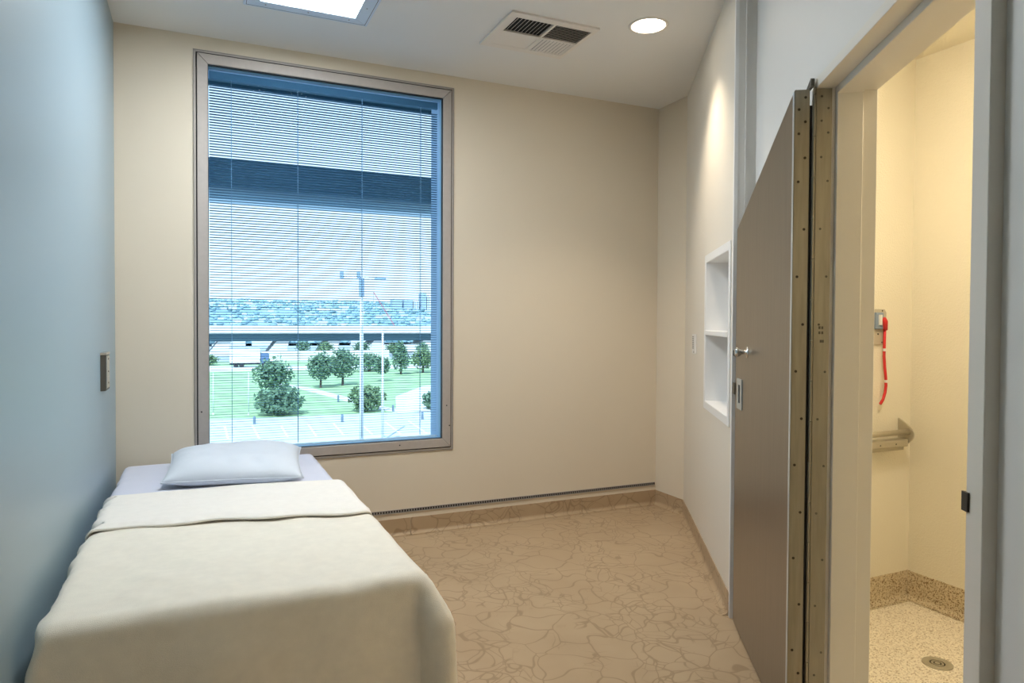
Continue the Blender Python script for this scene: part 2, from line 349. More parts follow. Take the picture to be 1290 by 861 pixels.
cove((XL, YB, 0), (XL, -1.3, 0), (1, 0, 0), M['vinyl'], bb)
bb = empty('baseboard_bathroom_far', (2.6, 2.145, 0)); struct(bb, 'brown speckled quartz skirting under the grab bar', 'skirting')
cove((2.23, 2.145, 0), (2.965, 2.145, 0), (0, -1, 0), M['bath_base'], bb, h=.128)
bb = empty('baseboard_bathroom_side', (2.965, 1.2, 0)); struct(bb, 'brown speckled quartz skirting right of the bathroom corner', 'skirting')
cove((2.965, 2.145, 0), (2.965, .36, 0), (-1, 0, 0), M['bath_base'], bb, h=.128)

# slotted metal reveal just above the skirting of the window wall
rv = empty('trim_2', (1.2, YB, .13)); struct(rv, 'thin dark perforated metal reveal just above the window wall skirting', 'trim')
MB().box(XL+.01, XS-.008, YB-.003, YB, .137, .152).build('channel', M['vent_dark'], rv)
MB().box(XL+.01, XS-.008, YB-.005, YB, .152, .155).build('upper_lip', M['alu'], rv)
MB().box(XL+.01, XS-.008, YB-.007, YB, .134, .137).build('lower_lip', M['alu'], rv)
g_ = MB(); x = XL+.02
while x < XS-.02: g_.box(x, x+.007, YB-.0045, YB-.003, .139, .150); x += .016
tag(g_.build('perforations', M['alu_dark'], rv), kind='stuff')

# ------------------------------------------------------------------ window
wn = empty('window_1', ((WX0+WX1)/2, YB, WZ0)); struct(wn, 'tall aluminium framed window with blinds between its panes', 'window')
def rect_ring(x0, x1, z0, z1, wd, y0, y1, name, m, parent, face=None, bev=0):
    O = [(x0, z0), (x1, z0), (x1, z1), (x0, z1)]; I = [(x0+wd, z0+wd), (x1-wd, z0+wd), (x1-wd, z1-wd), (x0+wd, z1-wd)]
    r = []
    for i in range(4):
        j = (i+1) % 4; e = .0006
        q = [O[i], O[j], I[j], I[i]]
        c = (sum(a for a, _ in q)/4, sum(b for _, b in q)/4)
        L = math.hypot(O[j][0]-O[i][0], O[j][1]-O[i][1]); dx, dz = (O[j][0]-O[i][0])/L, (O[j][1]-O[i][1])/L
        q = [(q[0][0]+dx*e, q[0][1]+dz*e), (q[1][0]-dx*e, q[1][1]-dz*e), (q[2][0]-dx*e, q[2][1]-dz*e), (q[3][0]+dx*e, q[3][1]+dz*e)]
        r.append(MB().prism([(a, y0, b) for a, b in q], (0, y1-y0, 0)).build(name, m, parent, bevel=bev, seg=1))
    return r
GX0, GX1, GZ0, GZ1 = 0.043, 1.316, 0.568, 2.587
rect_ring(WX0, WX1, WZ0, WZ1, .0045, YB-.006, YB+.05, 'bead', M['alu_dark'], wn)
rect_ring(WX0+.0045, WX1-.0045, WZ0+.0045, WZ1-.0045, .007, YB-.004, YB+.05, 'bead', M['alu'], wn)
rect_ring(WX0+.0115, WX1-.0115, WZ0+.0115, WZ1-.0115, .006, YB+.003, YB+.05, 'gasket', M['gasket'], wn)
rect_ring(WX0+.0175, WX1-.0175, WZ0+.0175, WZ1-.0175, .0515, YB-.010, YB+.06, 'frame_rail', M['alu'], wn, bev=.002)
rect_ring(WX0+.069, WX1-.069, WZ0+.069, WZ1-.069, .003, YB-.002, YB+.021, 'gasket', M['gasket'], wn)
rect_ring(WX0+.069, WX1-.069, WZ0+.069, WZ1-.069, .003, YB+.027, YB+.06, 'spacer', M['shade_pale'], wn)
rect_ring(WX0+.0175, WX1-.0175, WZ0-.020, WZ1-.0175, .0555, YB+.06, YB+.215, 'outer_frame', M['reveal'], wn)
for (x, z) in [(0.005, .782), (1.354, .757), (1.372, .635), (1.065, .535)]:
    MB().lathe((x, YB-.0095, z), (0, -1, 0), [(.0042, 0), (.0042, .0006), (.003, .0012)], 10).build('screw', M['gasket'], wn)
tag(MB().box(WX0+.05, WX1-.05, YB+.022, YB+.026, WZ0+.05, WZ1-.05).build('glass_pane', M['glass_in'], wn), 'inner blue tinted pane')
tag(MB().box(WX0+.06, WX1-.06, YB+.098, YB+.102, WZ0+.06, WZ1-.06).build('glass_pane', M['glass_out'], wn), 'outer clear pane')

bl = empty('window_blind', (.68, YB+.062, GZ0)); tag(bl, 'open horizontal mini blind of thin pale blue slats inside the window', 'blind')
sx0, sx1 = GX0+.004, GX1-.004
def slat_mesh():
    mb = MB(); prof = []
    n = 4; hw = .0076
    for k in range(n+1):
        t = k/n*2-1; prof.append((t*hw, -0.0009*t*t+.0009))
    A = [(sx0, y, z) for y, z in prof]+[(sx0, y, z-.0004) for y, z in prof[::-1]]
    B = [(sx1, y, z) for y, z in prof]+[(sx1, y, z-.0004) for y, z in prof[::-1]]
    k = len(A)
    mb.add(A+B, [tuple(range(k)), tuple(range(k, 2*k))[::-1]]+[(i, (i+1) % k, (i+1) % k+k, i+k) for i in range(k)])
    return mb
sm = None; PIT = .0142; nsl = int((GZ1-.05-(GZ0+.03))/PIT)
for i in range(nsl):
    z = GZ0+.03+i*PIT
    if sm is None:
        me = bpy.data.meshes.new('slat'); t_ = slat_mesh(); me.from_pydata([q-Vector((.68, 0, 0)) for q in t_.v], [], t_.f); me.materials.append(M['slat']); sm = me
    ob = bpy.data.objects.new('slat', sm); COL.objects.link(ob); ob.parent = bl
    ob.location = (0, 0, z-GZ0); ob.rotation_euler = (R(-10.5)+R(random.uniform(-1.6, 1.6)), 0, 0)
MB().box(sx0, sx1, YB+.052, YB+.074, GZ1-.040, GZ1-.002).build('head_rail', M['slat'], bl)
MB().box(sx0, sx1, YB+.055, YB+.071, GZ0-.012, GZ0+.004).build('bottom_rail', M['truck_white'], bl)
for x in (.156, .500, .858, 1.209):
    c = MB(); c.tube([(x, YB+.0545, GZ0+.01), (x, YB+.0545, GZ1-.03)], .0011, 5); c.tube([(x, YB+.0700, GZ0+.01), (x, YB+.0700, GZ1-.03)], .0011, 5)
    c.build('ladder_cord', M['cord'], bl)

# exterior sunshade outside the window
ss = empty('sunshade', (1.6, 5.0, 2.1)); tag(ss, 'dark blue metal sunshade beam crossing outside the window', 'sunshade')
MB().box(-3, 6, 4.96, 5.04, 2.147, 2.327).build('beam', M['shade_metal'], ss)
MB().box(-3, 6, 5.04, 5.20, 2.075, 2.147).build('lower_flange', M['shade_pale'], ss)
for x in (-2.2, 4.6): MB().box(x-.04, x+.04, YB+.22, 4.96, 2.18, 2.30).build('bracket', M['shade_metal'], ss)

# canopy slab over the window
cnp = empty('window_canopy', (.7, 4.5, 2.76)); tag(cnp, 'dark blue canopy soffit just above the window outside', 'canopy')
MB().box(-3, 6, YB+.221, 4.76, 2.76, 2.80).build('soffit', M['shade_metal'], cnp)
MB().box(-3, 6, 4.76, 4.80, 2.74, 2.86).build('fascia', M['shade_metal'], cnp)

# ------------------------------------------------------------------ ceiling fixtures
def troffer(x0, x1, y0, y1, label, group=None):
    t = empty('ceiling_light', ((x0+x1)/2, (y0+y1)/2, H)); tag(t, label, 'ceiling light', group)
    fwid = .072; z0 = H-.014
    O = [(x0, y0), (x1, y0), (x1, y1), (x0, y1)]
    for i in range(4):
        j = (i+1) % 4
        def ins(q, k): return (q[0]+(k if q[0] == x0 else -k), q[1]+(k if q[1] == y0 else -k))
        q = [O[i], O[j], ins(O[j], fwid), ins(O[i], fwid)]
        MB().prism([(a, b, z0) for a, b in q], (0, 0, .014)).build('frame_rail', M['troffer_frame'], t, bevel=.002, seg=1)
        q = [ins(O[i], .012), ins(O[j], .012), ins(O[j], .014), ins(O[i], .014)]
        MB().prism([(a, b, z0-.0006) for a, b in q], (0, 0, .001)).build('seam', M['steel_dark'], t)
        for k in range(3):
            f_ = (k+.5)/3; cx = O[i][0]+(O[j][0]-O[i][0])*f_; cy = O[i][1]+(O[j][1]-O[i][1])*f_
            nx, ny = ((x0+x1)/2-cx), ((y0+y1)/2-cy)
            if abs(O[j][0]-O[i][0]) > .01: nx = 0
            else: ny = 0
            l_ = math.hypot(nx, ny); cx += nx/l_*.042; cy += ny/l_*.042
            MB().lathe((cx, cy, z0), (0, 0, -1), [(.004, 0), (.003, .0015)], 8).build('screw', M['alu_dark'], t)
    MB().box(x0+fwid, x1-fwid, y0+fwid, y1-fwid, H-.010, H-.004).build('diffuser', M['panel_emit'], t)
    return t
troffer(.186, .760, 2.28, 3.480, 'recessed rectangular ceiling light with pale blue frame above the bed')

# air diffuser: frame and four quadrants
vt = empty('ceiling_vent', (1.593, 3.245, H)); tag(vt, 'square white ceiling air vent with four slatted quadrants', 'vent')
vx0, vx1, vy0, vy1 = 1.352, 1.834, 3.03, 3.455
MB().box(vx0+.01, vx1-.01, vy0+.01, vy1-.01, H-.003, H+.0).build('backing', M['vent_dark'], vt)
fwd_ = .045
for (a, b, c, d) in [(vx0, vx1, vy0, vy0+fwd_), (vx0, vx1, vy1-fwd_, vy1), (vx0, vx0+fwd_, vy0+fwd_, vy1-fwd_), (vx1-fwd_*.5, vx1, vy0+fwd_, vy1-fwd_)]:
    MB().box(a, b, c, d, H-.010, H).build('frame', M['vent_white'], vt)
ix0, ix1, iy0, iy1 = vx0+fwd_, vx1-fwd_*.5, vy0+fwd_, vy1-fwd_; mx_, my_ = (ix0+ix1)/2, (iy0+iy1)/2
MB().box(mx_-.006, mx_+.006, iy0, iy1, H-.012, H).build('divider', M['vent_white'], vt)
MB().box(ix0, ix1, my_-.006, my_+.006, H-.012, H).build('divider', M['vent_white'], vt)
def tilted(cx, cy, L, along, wd, ang, name='louvre'):
    mb = MB(); c, s = math.cos(ang)*wd/2, math.sin(ang)*wd/2; t = .0012; zc = H-.010
    if along == 'y': q = [(cx-c, cy-L/2, zc-s), (cx+c, cy-L/2, zc+s), (cx+c, cy-L/2, zc+s+t), (cx-c, cy-L/2, zc-s+t)]; off = (0, L, 0)
    else: q = [(cx-L/2, cy-c, zc-s), (cx-L/2, cy+c, zc+s), (cx-L/2, cy+c, zc+s+t), (cx-L/2, cy-c, zc-s+t)]; off = (L, 0, 0)
    return mb.prism(q, off).build(name, M['vent_white'], vt)
qw, qh = mx_-.006-ix0, my_-.006-iy0
for k in range(10): tilted(ix0+(k+.5)*qw/10, iy0+qh/2, qh, 'y', .014, R(40))                      # nearest left: open dark gaps
for k in range(10): tilted(mx_+.006+qw/2, iy0+(k+.5)*qh/10, qw, 'x', .012, R(28))                 # nearest right
for k in range(10): tilted(mx_+.006+(k+.5)*qw/10, my_+.006+qh/2, qh, 'y', .0135, R(-14))            # far right: closed look
MB().box(ix0, mx_-.006, my_+.006, iy1, H-.009, H-.003).build('blank_panel', M['vent_white'], vt)

# recessed downlight
cn = empty('downlight', (2.036, 2.901, H)); tag(cn, 'round recessed downlight glowing near the niche wall', 'downlight')
ring = MB(); prof = [(.098, 0), (.098, -.004), (.090, -.006), (.083, -.004), (.083, 0)]
vs_ = []; fs = []; sg = 40
for r_, z_ in prof: vs_ += [(2.036+r_*math.cos(2*math.pi*k/sg), 2.901+r_*math.sin(2*math.pi*k/sg), H+z_) for k in range(sg)]
for i in range(len(prof)-1): fs += [(i*sg+k, i*sg+(k+1) % sg, (i+1)*sg+(k+1) % sg, (i+1)*sg+k) for k in range(sg)]
ring.add(vs_, fs); ring.build('trim_ring', M['vent_white'], cn, smooth=True)
MB().lathe((2.036, 2.901, H-.003), (0, 0, 1), [(.083, 0), (.083, .002)], 40).build('lens', M['can_emit'], cn)
ld = bpy.data.lights.new('downlight_beam', 'SPOT'); lo = bpy.data.objects.new('downlight_beam', ld); COL.objects.link(lo)
lo.parent = cn; lo.location = (0, 0, -.012); ld.energy = 46; ld.color = (1.0, .86, .68); ld.spot_size = R(108); ld.spot_blend = .7; ld.shadow_soft_size = .05

# second downlight over the entry, behind the camera
cn2 = copy_tree(cn); cn2.location = (.80, -.50, H); tag(cn2, 'round recessed downlight over the entry behind the camera', 'downlight')
for ch in cn2.children:
    if ch.type == 'LIGHT': ch.data = ch.data.copy(); ch.data.energy = 36; ch.data.spot_size = R(140); ch.data.spot_blend = 1.0

# bathroom ceiling lamp (out of the picture, above the doorway)
bt = empty('bathroom_ceiling_light', (2.15, 1.25, 2.46)); tag(bt, 'round flush bathroom ceiling light out of view', 'ceiling light')
MB().lathe((2.15, 1.25, 2.46), (0, 0, -1), [(.17, 0), (.17, .03), (.155, .035)], 32).build('body', M['vent_white'], bt)
MB().lathe((2.15, 1.25, 2.425), (0, 0, -1), [(.15, 0), (.14, .02), (.10, .032)], 32).build('lens', M['bath_emit'], bt)

# ------------------------------------------------------------------ bed
BX0, BX1, BY0, BY1 = -.352, .570, 1.885, 3.955
bd = empty('bed', ((BX0+BX1)/2, (BY0+BY1)/2, 0)); tag(bd, 'single platform bed standing along the blue wall', 'bed')
MB().box(BX0+.06, BX1-.06, BY0+.06, BY1-.03, 0, .09).build('plinth', M['steel_dark'], bd)
MB().box(BX0+.012, BX1-.012, BY0+.012, BY1-.002, .09, .33).build('base', M['bed_wood'], bd, bevel=.006)
for (a, b, c, d) in [(BX0+.002, BX0+.024, BY0, BY1), (BX1-.024, BX1-.002, BY0, BY1), (BX0+.024, BX1-.024, BY1-.024, BY1), (BX0+.024, BX1-.024, BY0, BY0+.024)]:
    MB().box(a, b, c, d, .30, .365).build('rim', M['bed_wood'], bd, bevel=.004)
MB().box(BX0+.016, BX1-.016, BY0+.02, BY1-.026, .332, .525).build('mattress', M['mattress'], bd, bevel=.035, seg=4, smooth=True)

def ss_(t): t = max(0, min(1, t)); return t*t*(3-2*t)
def nz3(x, y, s, seed=0.0): return noise.noise(Vector((x*s+seed, y*s-seed, seed)))
def drape(u, v, x0, x1, y0, z, r, flare=.07, head=None, left_clear=None):
    """cloth coordinates -> 3d: flat on top of the bed, rounded over its edges, hanging below; corners fan out"""
    ox = max(0, x0-u, u-x1); oy = max(0, y0-v); sgn = -1 if u < x0 else 1
    def roll(a):                            # arc length -> (outward, drop)
        q = r*math.pi/2
        if a < q: return r*math.sin(a/r), r*(1-math.cos(a/r))
        return r, r+(a-q)
    if ox > 0 and oy > 0:
        rho = math.hypot(ox, oy); ph = math.atan2(oy, ox); out, drop = roll(rho)
        fl_ = flare*ss_((rho-.01)/.17)*math.sin(2*ph)**1.3
        cx = x0 if sgn < 0 else x1; k = out+fl_
        return Vector((cx+sgn*math.cos(ph)*k, y0-math.sin(ph)*k, z-drop*(1-.10*math.sin(2*ph))))
    if ox > 0:
        out, drop = roll(ox); return Vector(((x0-out) if sgn < 0 else (x1+out), v, z-drop))
    if oy > 0:
        out, drop = roll(oy); return Vector((u, y0-out, z-drop))
    return Vector((u, v, z))
CX0, CX1, CY0 = -.312, .548, 1.900
HANG = .42
def clampx(q):
    lim = -.352+.012*math.sin(q.y*9+1)+.008*math.sin(q.y*31)*ss_((q.y-2.0)/.3)
    if q.x < lim: q.x = lim
    return q
def blanket_fn(a, b):
    u = CX0-HANG*.8+(CX1-CX0+HANG*1.8)*a; v = (CY0-HANG)+(3.07-(CY0-HANG))*b
    q = drape(u, v, CX0, CX1, CY0+.012*(u-.1)*-1, .553, .042, .085 if u > 0 else .03)
    hang = max(0, .545-q.z)
    wr = .006*nz3(u, v, 3.2, 1.3)+.003*nz3(u, v, 9, 4.1)+.004*max(0, nz3(u*.8+v, v*.8-u, 2.6, 6))*math.sin((u*1.3+v)*26+5*nz3(u, v, 2.2, 8))
    if hang <= .01:
        # soft diagonal tension wrinkles near the wall side
        wr += .006*ss_((.15-(u+.33))/.3)*math.sin((v*1.0-u*1.6)*17+2*nz3(u, v, 2, 7))*ss_((v-1.95)/.3)
        q.z += wr
    else:
        f_ = ss_(hang/.15)
        if v < CY0: q.y += -.018*f_*(.6+math.sin(u*7.0+1.2)*.5)-.006*f_*math.sin(u*19+.7)
        if u > CX1: q.x += .006*f_*math.sin(v*13)
        if u < CX0: q.x += .012*f_*math.sin(v*17+1)+.006*math.sin(v*41)
    return clampx(q)
bk = empty('blanket', (.1, 2.3, .30)); tag(bk, 'cream fleece blanket draped over the bed and hanging at its foot', 'blanket')
o = MB().grid(blanket_fn, 110, 130).build('blanket_body', M['blanket'], bk, smooth=True)
sm_ = o.modifiers.new('thickness', 'SOLIDIFY'); sm_.thickness = .006; sm_.offset = -1
# hem stitch band along the hanging foot edge
def hem_fn(a, b):
    u = CX0-HANG*.5+(CX1-CX0+HANG*1.3)*a; u = CX0-.02+(CX1-CX0+.04)*a
    q = blanket_fn((u-(CX0-HANG*.8))/(CX1-CX0+HANG*1.8), b*.055/(3.07-(CY0-HANG)))
    return q+Vector((0, -.0035, 0))
o = MB().grid(hem_fn, 60, 2).build('hem', M['cuff'], bk, smooth=True)
sm_ = o.modifiers.new('thickness', 'SOLIDIFY'); sm_.thickness = .003
# folded back cuff
def cuff_fn(a, b):
    u = CX0-.10+(CX1-CX0+.19)*a
    far = 3.135+.02*math.sin(u*5)-(u-.1)*.12; near = 2.60-(u-.1)*.16+.016*math.sin(u*9+1)+.010*math.sin(u*23)+.012*nz3(u, 0, 4, 3)
    v = near+(far-near)*b
    q = drape(u, v, CX0+.004, CX1-.004, 0, .569, .036, .0)
    q.z += .003*nz3(u, v, 5, 2.2)+.0025*math.sin(v*30+u*6+3*nz3(u, v, 2, 5))*.6
    e = b*(far-near)
    if e < .03: q.z -= .004*(1-e/.03)
    g = (1-b)*(far-near)
    if g < .035: q.z -= .022*(1-math.sqrt(max(0, 1-(1-g/.035)**2)))
    if u < CX0: q.x += .010*math.sin(v*19)+.008*math.sin(v*47)
    # ridge of the hem just above the near edge
    q.z += .004*math.exp(-((e-.045)/.014)**2)
    return clampx(q)
o = MB().grid(cuff_fn, 90, 50).build('folded_cuff', M['cuff'], bk, smooth=True); tag(o, 'ivory folded back blanket edge')
sm_ = o.modifiers.new('thickness', 'SOLIDIFY'); sm_.thickness = .007; sm_.offset = -1
# fitted sheet showing at the head of the bed
def sheet_fn(a, b):
    u = BX0+.03-.15+(BX1-BX0-.06+.30)*a; y1 = BY1-.045
    v = 2.72+(y1+.13-2.72)*b
    q = drape(u, -v, BX0+.035, BX1-.035, -y1, .534, .034, .0)
    q.y = -q.y
    if q.z > .52: q.z += .0025*nz3(u, v, 6, 3.3)+.0015*math.sin(v*40+u*10+4*nz3(u, v, 3, 1))
    return clampx(q)
sh = MB().grid(sheet_fn, 80, 70).build('fitted_sheet', M['sheet'], smooth=True); tag(sh, 'lavender white fitted sheet showing around the pillow', 'sheet')
sm_ = sh.modifiers.new('thickness', 'SOLIDIFY'); sm_.thickness = .003; sm_.offset = -1
# pillow
pw = empty('pillow', (.152, 3.52, .541), R(-4.5)); tag(pw, 'pale blue pillow lying at the head of the bed', 'pillow')
PA, PB, PT = .298, .285, .112
def pil(top):
    def fn(a, b):
        u, v = a*2-1, b*2-1
        x = PA*u*(1-.05*(1-v*v)*abs(u)**3)*(1+.03*v); y = PB*v*(1-.05*(1-u*u)*abs(v)**3)-.035*u*(1-v)*.5
        e = (max(0, 1-abs(u)**3.6)*max(0, 1-abs(v)**3.4))**.55
        z = (.030+.020*(v+1)*.5)+(e*PT*.72 if top else -e*.052)
        if top:
            z += e*(.010*nz3(x, y, 7, 2)+.006*nz3(x, y, 15, 5)+.009*math.sin((x*.6+y)*45+6*nz3(x, y, 4, 9))*max(0, nz3(x, y, 5, 3)))
            z += .006*e*math.exp(-((x-.02+y*.5)/.03)**2)*math.exp(-((y+.2)/.09)**2)
        else: z = max(z, .002)
        q = Vector((x, y, z)); q.rotate(Matrix.Rotation(R(1.0), 3, 'X'))
        return pw.matrix_basis @ q
    return fn
pm = MB(); pm.grid(pil(True), 48, 44); pm.grid(pil(False), 48, 44)
pm.build('pillow_body', M['pillow'], pw, smooth=True, merge=True)
# seam piping around the edge
pts = []
for k in range(96):
    t = k/96*4; i = int(t); f_ = t-i
    uv = [(f_, 0), (1, f_), (1-f_, 1), (0, 1-f_)][i]; pts.append(pil(True)(*uv))
pts.append(pts[0])
MB().tube(pts, .0032, 5, False).build('seam', M['pillow'], pw, smooth=True)

# ------------------------------------------------------------------ wall plate on the blue wall
wp = empty('wall_box', (XL, 3.48, .955)); tag(wp, 'small brushed steel box on the blue wall above the bed', 'wall box')
MB().prism([(XL, 3.41, .955), (XL+.020, 3.43, .955), (XL+.020, 3.545, .955), (XL, 3.55, .955)], (0, 0, .155)).build('body', M['steel_dark'], wp, bevel=.002, seg=1)
MB().prism([(XL, 3.405, 1.110), (XL+.022, 3.428, 1.110), (XL+.022, 3.548, 1.110), (XL, 3.553, 1.110)], (0, 0, .010)).build('lit_top_cap', M['chrome'], wp)  # bright cap paints in the light on the box's top edge
MB().box(XL+.020, XL+.0215, 3.436, 3.540, .965, 1.105).build('front_plate', M['chrome'], wp)
for z in (.985, 1.035, 1.09): MB().lathe((XL+.0215, 3.50, z), (1, 0, 0), [(.004, 0), (.003, .0015)], 8).build('screw', M['screw'], wp)

# ------------------------------------------------------------------ niche in the angled wall
nc = empty('wall_niche', W((N0+N1)/2, 0, NZ0), RZ); tag(nc, 'white framed two shelf niche recessed in the angled wall', 'niche')
ND = -.15; fwn = .04
def nring(s0, s1, z0, z1, wd, d0, d1):
    O = [(s0, z0), (s1, z0), (s1, z1), (s0, z1)]; I = [(s0+wd, z0+wd), (s1-wd, z0+wd), (s1-wd, z1-wd), (s0+wd, z1-wd)]
    for i in range(4):
        j = (i+1) % 4; q = [O[i], O[j], I[j], I[i]]
        MB().prism([W(a, d0, b) for a, b in q], NN*(d1-d0)).build('frame_rail', M['niche_white'], nc, bevel=.0015, seg=1)
nring(N0, N1, NZ0, NZ1, fwn, 0.0, .005)
a0, a1, b0, b1 = N0+fwn, N1-fwn, NZ0+fwn, NZ1-fwn
MB().box(a0-.01, a0, ND, 0, b0, b1, WT).build('side_panel', M['niche_white'], nc)
MB().box(a1, a1+.01, ND, 0, b0, b1, WT).build('side_panel', M['niche_white'], nc)
MB().box(a0-.01, a1+.01, ND-.008, ND, b0-.01, b1+.01, WT).build('back_panel', M['niche_white'], nc)
MB().box(a0-.01, a1+.01, ND, 0, b0-.01, b0, WT).build('bottom_panel', M['niche_white'], nc)
MB().box(a0-.01, a1+.01, ND, 0, b1, b1+.01, WT).build('top_panel', M['niche_white'], nc)
MB().box(a0, a1, ND, .008, 1.198, 1.222, WT).build('shelf', M['niche_white'], nc, bevel=.002, seg=1)

# small slotted plate
tp = empty('sensor_plate', W(.47, 0, 1.08), RZ); tag(tp, 'small white slotted sensor plate left of the niche', 'sensor plate')
MB().box(.405, .535, 0, .009, 1.082, 1.198, WT).build('body', M['white_plastic'], tp, bevel=.002, seg=1)
for k in range(7): MB().box(.43, .475, .009, .0115, 1.112+k*.011, 1.118+k*.011, WT).build('slot', M['grey_plastic'], tp)
MB().lathe(W(.485, .009, 1.092), NN, [(.006, 0), (.004, .002)], 10).build('screw', M['chrome'], tp)

# ------------------------------------------------------------------ bathroom door frame
fr = empty('trim_3', W(2.95, -.12), RZ); struct(fr, 'off white steel frame around the bathroom doorway', 'door frame')
FD = -.062
JS, JN = 2.500, 3.370; HZ = 1.948
MB().box(OS0, JS, -.118, FD, 0, HZ+.03, WT).build('jamb', M['frame_paint'], fr, bevel=.0015, seg=1)
MB().box(OS0, JS+.016, -.190, -.118, 0, HZ+.03, WT).build('door_stop', M['frame_paint'], fr, bevel=.0015, seg=1)
MB().box(OS0-.02, JS+.008, -.232, -.190, 0, HZ+.03, WT).build('jamb', M['frame_paint'], fr, bevel=.0015, seg=1)
MB().box(JN, JN+.052, -.118, FD, 0, HZ+.03, WT).build('jamb', M['frame_paint'], fr, bevel=.0015, seg=1)
MB().box(JN-.016, JN+.044, -.190, -.118, 0, HZ+.03, WT).build('door_stop', M['frame_paint'], fr, bevel=.0015, seg=1)
MB().box(JN-.008, JN+.06, -.232, -.190, 0, HZ+.03, WT).build('jamb', M['frame_paint'], fr, bevel=.0015, seg=1)
MB().box(JS, JN, -.118, FD, HZ, HZ+.03, WT).build('head', M['frame_paint'], fr, bevel=.0015, seg=1)
MB().box(JS, JN, -.190, -.118, HZ-.020, HZ+.024, WT).build('door_stop', M['frame_paint'], fr, bevel=.0015, seg=1)
MB().box(JS, JN, -.232, -.190, HZ-.012, HZ+.024, WT).build('head', M['frame_paint'], fr, bevel=.0015, seg=1)
tag(MB().box(JN-.007, JN+.012, FD, FD+.004, .934, .967, WT).build('strike_plate', M['screw'], fr), 'dark steel strike plate')
tag(MB().box(JN-.004, JN, FD-.03, FD, .934, .967, WT).build('strike_lip', M['screw'], fr), 'dark steel strike lip')

# ------------------------------------------------------------------ door, folded right back into the recess
dr = empty('door_1', W(2.08, -.026, .012), RZ); struct(dr, 'taupe brushed steel door with sloping top folded open against the wall', 'door')
M['door'] = mat('brushed_taupe_steel', (0.275, 0.235, 0.185), 0.30, metal=0.70, noise_amt=0.07, noise_scale=22, stretch=(7, 7, .25))
DS0, DS1, DF, DBk = 1.665, 2.494, -.003, -.047
tz = lambda s: 1.638+(s-1.64)*(1.948-1.638)/.86
MB().prism([W(DS0, DBk, .012), W(DS1, DBk, .012), W(DS1, DBk, tz(DS1)), W(DS0, DBk, tz(DS0))], NN*(DF-DBk)).build('leaf', M['door'], dr, bevel=.0012, seg=1)
MB().box(DS1-.012, DS1+.002, DF, DF+.0012, .012, tz(DS1)-.004, WT).build('edge_highlight', M['edge_light'], dr)  # pale strip added to imitate the reflection along the door's bevelled edge
hg = MB().box(DS1, DS1+.0035, DBk+.001, DF-.001, .012, 1.946, WT).build('hinge_leaf', M['steel'], dr)
hj = MB().box(JS, JS+.0035, -.107, -.0635, .005, 1.946, WT).build('hinge_leaf', M['steel'], dr)
scr = []
zpx = [123, 138, 153.5, 168.5, 199, 229, 289, 349, 409.5, 469.3, 529.6, 589, 649.5, 708.6, 768, 827.5, 857]
for i, py in enumerate(zpx):
    z = 1.949-(py-112)*.002335
    d1 = -.034 if i % 2 == 0 else -.016
    MB().lathe(W(DS1+.0035, d1, z), US, [(.0042, 0), (.0042, .0004), (.0026, .0009)], 8).build('screw', M['screw'], hg)
    d2 = -.078 if i % 2 == 0 else -.097
    MB().lathe(W(JS+.0035, d2, z), US, [(.0036, 0), (.0036, .0003), (.0022, .0007)], 8).build('screw', M['steel_dark'], hj)
z = .008; i = 0
while z < 1.94:
    z1 = min(1.950, z+.1185)
    MB().tube([W(2.5015, -.0575, z), W(2.5015, -.0575, z1)], .0052, 10).build('hinge_knuckle', M['steel'], dr, smooth=False)
    z = z1+.0015; i += 1
MB().box(DS1-.01, DS1+.001, -.0535, DBk-.0005, .012, 1.90, WT).build('gap_shade_strip', M['black'], dr)  # black strip imitating the natural shadow in the hinge gap
MB().prism([W(2.452, -.055, 1.951), W(2.512, -.055, 1.951), W(2.512, -.055, 1.972), W(2.506, -.055, 1.976)], NN*.010).build('hinge_cap', M['steel_dark'], dr)
# small stamped maker marks on the hinge leaves
sp_ = MB()
for (dd, zz) in [(-.080, 1.245), (-.088, 1.245), (-.080, 1.23), (-.088, 1.23), (-.084, 1.205), (-.090, 1.205)]: sp_.box(JS+.0035, JS+.0038, dd-.0028, dd+.0028, zz-.004, zz+.004, WT)
sp_.build('stamped_mark', M['steel_dark'], hj)
# lever knob near the free edge
kn = MB(); kn.lathe(W(1.885, DF, 1.147), NN, [(.022, 0), (.022, .002), (.007, .004), (.008, .020), (.015, .028), (.019, .036), (.018, .043), (.010, .047)], 20)
tag(kn.build('knob', M['chrome'], dr, smooth=True), 'satin chrome cone knob')
tag(MB().box(1.624, DS0, -.024, .0005, 1.122, 1.146, WT).build('latch_bolt', M['black'], dr), 'black latch bolt')
tag(MB().box(1.622, DS0, -.030, .0005, .962, 1.010, WT).build('latch_plate', M['steel_dark'], dr), 'dark roller latch plate')
fp = MB(); p0, p1, q0, q1 = 1.712, 1.806, .912, 1.034
fp.box(p0, p0+.030, DF, DF+.004, q0, q1, WT); fp.box(p1-.030, p1, DF, DF+.004, q0, q1, WT); fp.box(p0+.03, p1-.03, DF, DF+.004, q0, q0+.024, WT); fp.box(p0+.03, p1-.03, DF, DF+.004, q1-.024, q1, WT)
f_ = tag(fp.build('flush_pull', M['pull_plate'], dr), 'steel flush pull plate')
tag(MB().box(p0+.03, p1-.03, DF, DF+.0012, q0+.024, q1-.024, WT).build('pull_recess', M['black'], f_), 'black finger slot')

